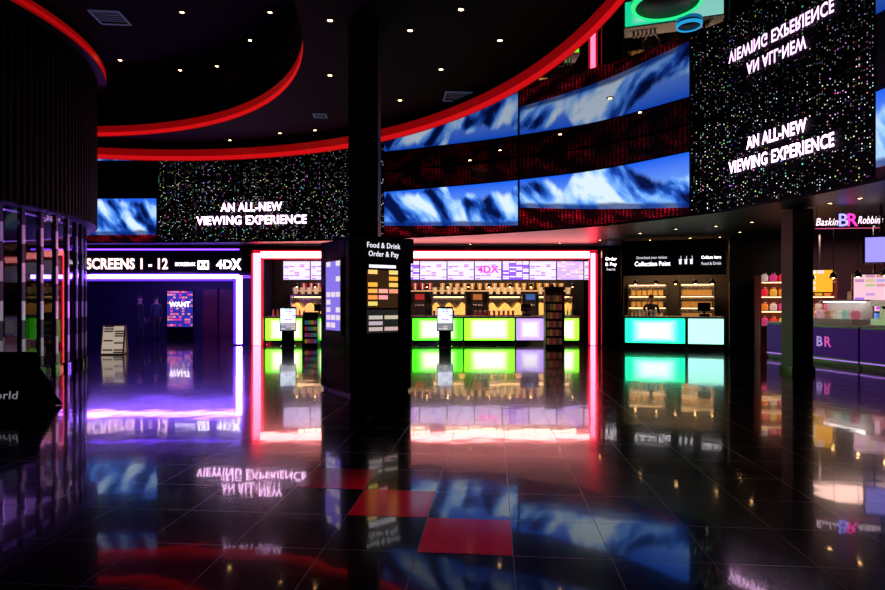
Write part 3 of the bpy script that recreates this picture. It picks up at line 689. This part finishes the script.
# ------------------------------------------------------------------ collection point
ca=Vector((5.85,19.0));cb=Vector((8.65,18.1)); dv=cb-ca; L=dv.length; rz=math.atan2(dv.y,dv.x)
def onC(s,d=0.0):
    u=dv/L; nrm=Vector((-u.y,u.x)); q=ca+u*s+nrm*d; return q
def cunit(s0,s1,mt,lab):
    q=onC((s0+s1)/2); w=s1-s0
    t=thing("collection_counter",lab,"counter",(q.x,q.y,0),rz)
    boxes("body",[((w-0.02,0.65,0.92),(0,0.35,0.58))],BLKG,t,0.01); boxes("plinth",[((w-0.04,0.6,0.12),(0,0.36,0.06))],STEEL,t,0.004)
    boxes("worktop",[((w,0.72,0.04),(0,0.33,1.06))],WHITE,t,0.008); boxes("lit_panel",[((w-0.06,0.03,0.78),(0,0.01,0.62))],mt,t,0.01)
    return t
cunit(0.0,1.85,CYG,"service counter with glowing teal green front panel")
cunit(1.88,2.95,CYB,"service counter with glowing pale sea-green front panel")
q=onC(1.45,-0.1)
t=thing("fascia_sign","long black overhead sign with white collection point lettering","sign",(q.x,q.y,2.35),rz)
boxes("board",[((3.05,0.1,1.1),(0,0,0.57))],BLK,t,0.01)
text("Download your tickets",0.12,(-0.62,-0.06,0.58),TXTD,t,width=0.9,bold=0.0); text("Collection Point",0.2,(-0.6,-0.06,0.38),TXT,t,width=1.05,bold=0.0)
for j in range(3): boxes("drink_symbol",[((0.07,0.02,0.13),(0,0,0)),((0.10,0.02,0.02),(0,0,0.08)),((0.012,0.02,0.12),(0.02,0,0.13))],TXTD,t,0.003,loc=(0.22+j*0.16,-0.06,0.42))
text("Collect here",0.13,(1.1,-0.06,0.55),TXT,t,width=0.55,bold=0.0); text("Food & Drink",0.13,(1.1,-0.06,0.36),TXTD,t,width=0.55,bold=0.0)
qa=onC(-0.3,2.6);qb=onC(3.6,2.6)
struct(mobj("wall_collection_back",[(qa.x,qa.y,0),(qb.x,qb.y,0),(qb.x,qb.y,3.55),(qa.x,qa.y,3.55)],[(0,1,2,3)],M("coll_wall",(0.08,0.055,0.035),0.5)))
qa=onC(3.0,-0.15)
struct(boxes("wall_collection_right",[((1.4,0.2,3.5),(0.75,0,1.75))],BLK,None,0.01,loc=(qa.x,qa.y,0),rot=(0,0,rz)))
q=onC(-0.05,0.0)
struct(boxes("wall_collection_left",[((0.06,0.7,3.5),(0,0.35,1.75))],BLK,None,0.01,loc=(q.x,q.y,0),rot=(0,0,rz)))
def shelfrack(s,d,w,h,n,lab):
    q=onC(s,d); t=thing("shelf_rack",lab,"shelves",(q.x,q.y,0),rz)
    boxes("frame",[((0.04,0.4,h),(-w/2,0,h/2)),((0.04,0.4,h),(w/2,0,h/2)),((w,0.02,h),(0,0.2,h/2))],STEEL,t,0.005)
    for k in range(n): boxes("shelf",[((w,0.4,0.03),(0,0,0.95+k*(h-1.0)/n))],STEEL,t,0.003)
    boxes("shelf_light",[((w-0.1,0.03,0.02),(0,-0.15,0.95+(k+1)*(h-1.0)/n-0.03)) for k in range(n)],WARMH,t,0.003)
    return q
q1=shelfrack(0.75,2.3,1.3,2.2,3,"steel warming rack with warm lights behind collection counter")
q2=shelfrack(2.35,2.0,1.1,2.2,3,"steel warming rack stacked with golden boxes")
for k in range(3):
    for (qq,w,nn) in ((q1,1.1,6),(q2,0.95,6)):
        for j in range(nn):
            x=-w/2+w*(j+0.5)/nn; key="foodbox_mesh"
            me=bpy.data.meshes.get(key)
            if me is None:
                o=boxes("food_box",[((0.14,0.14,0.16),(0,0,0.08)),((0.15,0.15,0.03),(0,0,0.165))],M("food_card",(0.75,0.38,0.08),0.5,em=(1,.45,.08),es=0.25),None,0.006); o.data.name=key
            else: o=bpy.data.objects.new("food_box",me); COL.objects.link(o)
            o.location=(qq.x+x*math.cos(rz),qq.y+x*math.sin(rz),0.967+k*1.2/3); o.rotation_euler=(0,0,rz)
            tag(o,"golden lidded card food box on warming rack","food box","food boxes on the racks")
cupb=mk_cup((0.8,0.75,0.7),"pale")
c0=None
for j in range(6):
    q=onC(0.3+j*0.13,0.3)
    if c0 is None: c0=cupb((q.x,q.y,1.081))
    else: dup(c0,(q.x,q.y,1.081))
q=onC(2.4,0.3); dup(tt,(q.x,q.y,1.081),rz)
for s_ in (0.35,1.0,1.6,2.2,2.7):
    q=onC(s_,0.9); dup(pd,(q.x,q.y,2.12))["label"]="small warm pendant lamp on black cord above collection counter"

# ------------------------------------------------------------------ dessert shop
da=Vector((8.95,16.3));db=Vector((9.75,12.0)); dd=db-da; DL=dd.length; rd=math.atan2(dd.y,dd.x)
def onD(s,d=0.0):
    u=dd/DL; nrm=Vector((-u.y,u.x)); return da+u*s+nrm*d
def dunit(s0,s1,mt,lab,logo=False):
    q=onD((s0+s1)/2); w=s1-s0
    t=thing("dessert_counter",lab,"counter",(q.x,q.y,0),rd)
    boxes("body",[((w-0.01,0.7,0.9),(0,0.37,0.5))],BLKG,t,0.01); boxes("plinth",[((w-0.02,0.62,0.1),(0,0.37,0.05))],GREY,t,0.004)
    boxes("plinth_strip",[((w-0.04,0.02,0.03),(0,0.0,0.14))],E("plinth_violet_%d"%int(s0*10),(0.5,0.2,1.0),0.8),t,0.004)
    boxes("front_panel",[((w-0.03,0.03,0.72),(0,0.01,0.55))],mt,t,0.01); boxes("worktop",[((w,0.78,0.05),(0,0.35,0.97))],WHITE,t,0.008)
    return t
dunit(0,1.1,PURP,"short purple counter end beside the column")
u2=dunit(1.12,2.9,PURP,"purple dessert counter with pink and blue monogram")
PINKE=E("pink_letter",(1.0,0.03,0.35),2.5); BLUEE=E("blue_letter",(0.25,0.25,1.0),2.5)
text("B",0.34,(-0.18,-0.03,0.55),E("b_dim",(0.55,0.35,0.9),0.7),u2,bold=0.02); text("R",0.34,(0.06,-0.03,0.55),E("r_dim",(0.9,0.10,0.5),0.7),u2,bold=0.02)
dunit(2.92,4.6,PURP,"purple dessert counter with plain front")
Ys=12.6
t=thing("hanging_sign","glowing white script sign with pink and blue monogram below soffit","sign",(PX(848,Ys),Ys,3.0),-0.1)
SG=E("script_glow",(1.0,0.72,0.85),2.2)
text("Baskin",0.23,(-0.43,0,0.23),SG,t,width=0.45,shear=0.3,bold=0.0); text("Robbins",0.23,(0.44,0,0.26),SG,t,width=0.50,shear=0.3,bold=0.0)
text("B",0.38,(-0.10,0,0.26),BLUEE,t,bold=0.01); text("R",0.38,(0.08,0,0.26),PINKE,t,bold=0.01)
boxes("rail",[((1.3,0.015,0.015),(0,0.03,0.10))],E("rail_glow",(1,0.15,0.4),0.7),t,0.004); boxes("hanger",[((0.012,0.012,0.46),(-0.62,0.03,0.32)),((0.012,0.012,0.46),(0.64,0.03,0.32))],STEEL,t,0.002)
struct(mobj("wall_dessert_back",[(9.6,18.8,0),(16.4,16.6,0),(16.4,16.6,3.55),(9.6,18.8,3.55)],[(0,1,2,3)],M("dessert_wall",(0.12,0.03,0.05),0.5)))
for X_,Y_,z_,w_,h_,mt in ((PX(882,12.3),12.3,PZ(262,12.3),0.6,0.52,E("violet_screen",(0.35,0.3,1.0),1.2)),(PX(875,14.5),14.5,1.3,0.9,0.9,BRMENU),(PX(820,16.2),16.2,PZ(292,16.2),0.6,0.6,card_mat("sundae_poster",(1.0,0.42,0.02),(1,0.9,0.7),1.2,3,4,17,0.3,0.5))):
    t=thing("display_screen","rectangular lit menu screen in dessert shop","screen",(X_,Y_,z_),-0.3,"dessert shop screens")
    boxes("bezel",[((w_+0.06,0.06,h_+0.06),(0,0.035,h_/2))],BLKG,t,0.006); quad("panel",w_,h_,(0,0,h_/2),mt,t)
    hh=ZB-z_-h_; boxes("mount",[((0.04,0.04,hh),(0,0.05,h_+hh/2))],STEEL,t,0.004)
XS,YS=PX(795,17.0),17.0
t=thing("sweets_shelf","warm lit wine-red shelf unit holding round jars of sweets","shelves",(XS,YS,0),-0.15)
boxes("frame",[((0.04,0.45,2.3),(-1.0,0,1.15)),((0.04,0.45,2.3),(1.0,0,1.15)),((2.0,0.03,2.3),(0,0.22,1.15))],M("shelf_wine",(0.25,0.06,0.06),0.4),t,0.006)
for kz in range(4): boxes("shelf",[((1.96,0.42,0.03),(0,0,0.85+0.42*kz))],WHITE,t,0.004)
boxes("shelf_light",[((1.9,0.03,0.02),(0,-0.16,0.85+0.42*kz+0.395)) for kz in range(3)],WARMH,t,0.003)
jc=[PINK,M("orange_sweets",(0.9,0.25,0.03),0.4,em=(1,.25,.03),es=.5),M("red_sweets",(0.7,0.02,0.04),0.4,em=(1,.03,.05),es=.5),M("white_sweets",(0.85,0.75,0.7),0.4,em=(1,.8,.7),es=.3),YEL]  # sweets glow in their own colour to look lit on the shelf
jars={}
for kz in range(4):
    for j in range(8):
        x=-0.84+0.24*j; zz=0.866+0.42*kz; X_=XS+x*math.cos(-.15); Y_=YS+x*math.sin(-.15)-0.04
        ci=(j*2+kz)%5
        if ci in jars: dup(jars[ci],(X_,Y_,zz)); continue
        e=thing("sweet_jar","round clear jar filled with coloured sweets","jar",(X_,Y_,zz),0,"sweet jars"); jars[ci]=e
        lathe("jar_fill",[(0,0.0),(0.08,0.0),(0.095,0.08),(0.09,0.17),(0.05,0.2),(0,0.21)],jc[ci],e,seg=16)
        lathe("lid",[(0,0.2),(0.06,0.2),(0.06,0.24),(0,0.245)],STEEL,e,seg=16)
q=onD(2.0,0.4)
t=thing("ice_cream_cabinet","curved glass ice cream display cabinet on counter, white trim","display cabinet",(q.x,q.y,0.996),rd)
boxes("body",[((1.3,0.6,0.12),(0,0,0.06)),((1.3,0.05,0.5),(0,0.28,0.3)),((1.3,0.3,0.04),(0,0.15,0.56))],WHITE,t,0.01)
v=[];f=[]
for i in range(9):
    a=math.radians(90*i/8); y=-0.28+0.28*(1-math.cos(a)); z=0.12+0.44*math.sin(a); v+=[(-0.64,y,z),(0.64,y,z)]
for i in range(8): f.append((2*i,2*i+1,2*i+3,2*i+2))
mobj("curved_glass",v,f,GLASS,t,smooth=True)
boxes("cabinet_light",[((1.2,0.03,0.02),(0,0.1,0.53))],E("cab_white",(1,0.85,0.8),8),t,0.004)
ic=[(0.9,0.5,0.6),(0.5,0.25,0.12),(0.85,0.8,0.6),(0.4,0.75,0.6),(0.8,0.2,0.3)]
for j in range(5):
    e=lathe("ice_cream_tub",[(0,0.0),(0.09,0.0),(0.105,0.14),(0.07,0.19),(0.02,0.21),(0,0.21)],M("ice_%d"%j,ic[j],0.6,em=ic[j],es=0.3),None,seg=18)
    qx=onD(2.0-0.5+0.25*j,0.33); e.location=(qx.x,qx.y,1.118); tag(e,"round tub heaped with ice cream in glass cabinet","ice cream tub","ice cream tubs")
t=thing("coffee_machine","boxy steel coffee machine on the dessert counter","coffee machine",(onD(3.4,0.4).x,onD(3.4,0.4).y,0.996),rd)
boxes("body",[((0.7,0.5,0.15),(0,0,0.08)),((0.7,0.25,0.4),(0,0.12,0.3)),((0.72,0.5,0.14),(0,0,0.5))],STEEL,t,0.015)
for j in range(2): lathe("spout",[(0,0),(0.03,0),(0.035,0.06),(0,0.06)],BLKG,t,loc=(-0.15+0.3*j,-0.1,0.37),seg=12)
b2=mk_bottle((0.7,0.1,0.3),"pink")
q=onD(0.2,0.35); b0=b2((q.x,q.y,0.996))
for j in range(7): q=onD(0.2+0.12*(j+1),0.35); dup(b0,(q.x,q.y,0.996))
t=thing("back_counter","white rear counter of the dessert shop under lit menus","counter",(PX(845,16.0),16.2,0),-0.3)
boxes("body",[((2.2,0.6,0.88),(0,0,0.44))],GREY,t,0.01); boxes("worktop",[((2.26,0.66,0.04),(0,0,0.90))],WHITE,t,0.008)
bx,by=PX(845,16.0),16.2
def onB(x): return (bx+x*math.cos(-.3),by+x*math.sin(-.3),0.921)
cn=None
for j in range(5):
    l=onB(-0.85+0.2*j)
    if cn is None:
        cn=thing("cone_stack","stack of golden wafer cones on rear counter","cone stack",l,0,"wafer cone stacks")
        lathe("cone",[(0,0.0),(0.055,0.0),(0.06,0.05),(0.05,0.16),(0.055,0.2),(0.045,0.32),(0.05,0.36),(0,0.5)],M("wafer",(0.7,0.35,0.1),0.6,em=(1,.45,.1),es=.2),cn,seg=14)
        lathe("tray",[(0,0.0),(0.075,0.0),(0.08,0.02),(0,0.02)],STEEL,cn,seg=14)
    else: dup(cn,l)
l=onB(0.6)
t=thing("drinks_fridge","small countertop fridge with blue lit interior","fridge",l,-0.3)
boxes("body",[((0.7,0.5,0.05),(0,0,0.03)),((0.7,0.5,0.05),(0,0,0.87)),((0.05,0.5,0.85),(-0.33,0,0.45)),((0.05,0.5,0.85),(0.33,0,0.45))],WHITE,t,0.008)
boxes("interior",[((0.62,0.02,0.8),(0,0.2,0.45))],E("fridge_blue",(0.15,0.35,1.0),1.3),t,0.004)
boxes("shelf",[((0.6,0.36,0.015),(0,0,0.32)),((0.6,0.36,0.015),(0,0,0.6))],STEEL,t,0.002)
for s_ in (0.3,1.0,1.7,2.4,3.1):
    q=onD(s_,0.5); e=dup(pd,(q.x,q.y,2.12)); e["label"]="small warm pendant lamp on black cord above dessert counter"

# ------------------------------------------------------------------ draped table
Yt=8.25
t=thing("draped_table","table covered with black cloth printed with white lettering","table",(-6.52,Yt,0),0.0)
v=[];f=[]
nseg=64
def rect(a,w,h,r=0.08):
    c,s=math.cos(a),math.sin(a); k=1/max(abs(c)/w,abs(s)/h); return (c*k,s*k)
levels=[(0.0,0.0,0.79),(0.6,0.34,0.79),(0.62,0.36,0.775),(0.66,0.38,0.55),(0.78,0.42,0.3),(0.93,0.46,0.02)]
for li,(w_,h_,z_) in enumerate(levels):
    for i in range(nseg):
        a=2*math.pi*i/nseg
        if w_==0: v.append((0,0,z_)); continue
        x,y=rect(a,w_,h_); fo=0.03*math.sin(i*1.9)*(0.79-z_)/0.79*(0.3 if y<-h_*0.95 else 1)
        v.append((x*(1+fo),y*(1+fo),z_))
for li in range(len(levels)-1):
    for i in range(nseg):
        j=(i+1)%nseg; f.append((li*nseg+i,(li+1)*nseg+i,(li+1)*nseg+j,li*nseg+j))
mobj("tablecloth",v,f,M("black_cloth",(0.0015,0.0015,0.002),0.95,spec=0.0,noise=0.01),t,smooth=True)
boxes("table_frame",[((1.1,0.6,0.04),(0,0,0.755)),((0.04,0.04,0.74),(-0.5,-0.26,0.37)),((0.04,0.04,0.74),(0.5,-0.26,0.37)),((0.04,0.04,0.74),(-0.5,0.26,0.37)),((0.04,0.04,0.74),(0.5,0.26,0.37))],STEEL,t,0.004)
text("cineworld",0.15,(0.56,-0.475,0.28),M("cloth_print",(0.8,0.8,0.85),0.6,em=(0.8,0.8,1),es=0.2),t,rot=(math.radians(80),0,0),width=0.72,bold=0.0)

# ------------------------------------------------------------------ people
def person(loc,rz,label,top,legs,arm='down',h=1.0):
    t=thing("person",label,"person",loc,rz)
    V=[];Ed=[];R=[]
    def add(p,r,par=None):
        V.append(p);R.append(r)
        if par is not None: Ed.append((par,len(V)-1))
        return len(V)-1
    pel=add((0,0,0.96),(0.15,0.105)); w_=add((0,0,1.1),(0.13,0.095),pel); ch=add((0,0.0,1.3),(0.165,0.11),w_); sh=add((0,0.01,1.43),(0.13,0.08),ch)
    nk=add((0,0.01,1.51),(0.052,0.052),sh); hd=add((0,-0.005,1.59),(0.07,0.08),nk); h2=add((0,-0.005,1.66),(0.078,0.095),hd); h3=add((0,0,1.73),(0.065,0.08),h2)
    for s in (-1,1):
        a=add((s*0.09,0,0.88),(0.09,0.09),pel); k=add((s*0.11,-0.01+0.02*s,0.5),(0.058,0.06),a); an=add((s*0.12,0.02+0.04*s,0.1),(0.038,0.042),k); add((s*0.13,-0.12+0.04*s,0.04),(0.036,0.03),an)
        a=add((s*0.19,0.01,1.41),(0.055,0.055),sh)
        if arm=='down': el=(s*0.25,0.02,1.14);wr=(s*0.26,-0.06,0.9);pm=(s*0.26,-0.08,0.82);d=Vector((0,-0.1,-1))
        else: el=(s*0.27,-0.05,1.14);wr=(s*0.18,-0.28,1.12);pm=(s*0.15,-0.35,1.12);d=Vector((-s*0.2,-1,-0.25))
        e=add(el,(0.042,0.042),a); wv=add(wr,(0.028,0.028),e); pv=add(pm,(0.034,0.02),wv)
        d.normalize(); side=Vector((0,1,0)) if arm=='down' else Vector((1,0,0))
        for q in range(4):
            b=Vector(pm)+side*(q-1.5)*0.019+d*0.03; L_=(0.06,0.072,0.068,0.052)[q]
            i0=add(tuple(b),(0.009,0.009)); i1=add(tuple(b+d*L_*0.5),(0.0085,0.0085),i0); add(tuple(b+d*L_*0.95+Vector((-s*0.012,0,-0.01))),(0.007,0.007),i1)
        b=Vector(pm)+side*(-0.035); i0=add(tuple(Vector(pm)+side*-0.02-d*0.02),(0.01,0.01)); add(tuple(b+d*0.035),(0.009,0.009),i0)
    me=bpy.data.meshes.new("body"); me.from_pydata(V,Ed,[]); o=bpy.data.objects.new("body",me); COL.objects.link(o)
    mod=o.modifiers.new("s",'SKIN'); mod.use_smooth_shade=True
    haspar={b for a,b in Ed}
    for i,sv in enumerate(me.skin_vertices[0].data):
        sv.radius=R[i]; sv.use_root=(i not in haspar)
    o.modifiers.new("ss",'SUBSURF').levels=2
    dg=bpy.context.evaluated_depsgraph_get(); dg.update()
    nm=bpy.data.meshes.new_from_object(o.evaluated_get(dg)); bpy.data.objects.remove(o)
    nm.name="body"
    for m_ in (SKIN,top,legs,BLKG): nm.materials.append(m_)
    for p in nm.polygons:
        c=p.center; p.use_smooth=True
        if c.z<0.09: p.material_index=3
        elif c.z<1.0 and abs(c.x)<0.215: p.material_index=2
        elif c.z<1.47 and not ((arm=='down' and c.z<0.93) or (arm!='down' and c.y<-0.24)): p.material_index=1
        else: p.material_index=0
    ob=bpy.data.objects.new("body",nm); link(ob,t)
    v=[];f=[]
    for i in range(9):
        ph=math.pi*i/16*1.1
        for j in range(20):
            a=2*math.pi*j/20; front=max(0,-math.sin(a)); r=math.sin(ph)
            v.append((0.092*r*math.cos(a),0.01+0.108*r*math.sin(a),1.685+0.105*math.cos(ph)+0.05*front*(ph/1.8)))
    for i in range(8):
        for j in range(20): k=(j+1)%20; f.append((i*20+j,(i+1)*20+j,(i+1)*20+k,i*20+k))
    mobj("hair",v,f,HAIR,t,smooth=True)
    for s in (-1,1):
        lathe("eye",[(0,-0.009),(0.007,-0.006),(0.009,0),(0.007,0.006),(0,0.009)],WHITE,t,loc=(s*0.03,-0.088,1.655),seg=8)
        lathe("ear",[(0,-0.025),(0.012,-0.015),(0.014,0.01),(0,0.027)],SKIN,t,loc=(s*0.08,0.0,1.645),seg=8)
    lathe("nose",[(0.014,-0.02),(0.012,-0.01),(0.005,0.02),(0,0.025)],SKIN,t,loc=(0,-0.095,1.63),seg=8)
    boxes("mouth",[((0.04,0.01,0.008),(0,-0.09,1.595))],M("lips",(0.35,0.1,0.1),0.5),t,0.003)
    return t
person((PX(140,23.2),23.2,0),2.5,"person in dark jacket and trousers standing in corridor",CLOTHD,CLOTHD)
person((PX(156,24.2),24.2,0),4.2,"person in navy top and dark trousers walking into corridor",CLOTHB,CLOTHD)
q=onC(0.85,1.1)
person((q.x,q.y,0),rz,"staff member in dark uniform working behind teal-lit counter",CLOTHD,CLOTHD,arm='fwd')

# ------------------------------------------------------------------ lights
def area(loc,size,power,color,rot=(0,0,0),sy=None):
    l=bpy.data.lights.new("area",'AREA'); l.energy=power; l.color=color; l.size=size
    if sy: l.shape='RECTANGLE'; l.size_y=sy
    o=bpy.data.objects.new("area_light",l); o.location=loc; o.rotation_euler=rot; COL.objects.link(o)
area((-3.0,22.6,3.4),5.0,70,(1,0.66,0.45),sy=0.4); area((2.6,22.6,3.4),5.0,90,(1,0.64,0.4),sy=0.4)
q=onC(1.5,1.3); area((q.x,q.y,3.4),2.4,60,(1,0.68,0.4),sy=0.5)
area((11.2,15.2,3.4),3.0,60,(1,0.6,0.5),sy=1.5)
area((-10.5,23.6,2.5),4.0,28,(0.2,0.10,1.0),sy=2)
area((-10.2,12.5,3.3),1.5,30,(0.5,0.2,1.0),sy=4)
l=bpy.data.lights.new("spot",'SPOT'); l.energy=230; l.color=(1,0.75,0.7); l.spot_size=math.radians(26); l.spot_blend=0.7; l.shadow_soft_size=0.06  # added lamp without a visible fitting, brightens the red floor tiles
o=bpy.data.objects.new("tile_fill_spot",l); o.location=(-0.1,4.1,6.1); COL.objects.link(o)
w=bpy.data.worlds.new("world"); scene.world=w; w.use_nodes=True
w.node_tree.nodes["Background"].inputs[0].default_value=(0.01,0.008,0.015,1); w.node_tree.nodes["Background"].inputs[1].default_value=0.2

cam=bpy.data.cameras.new("camera"); cam.sensor_width=36; cam.lens=F/885*36; cam.shift_y=(HY-295)/885; cam.clip_end=200
co=bpy.data.objects.new("camera",cam); co.location=(0,0,CH); co.rotation_euler=(math.pi/2,0,0); COL.objects.link(co); scene.camera=co
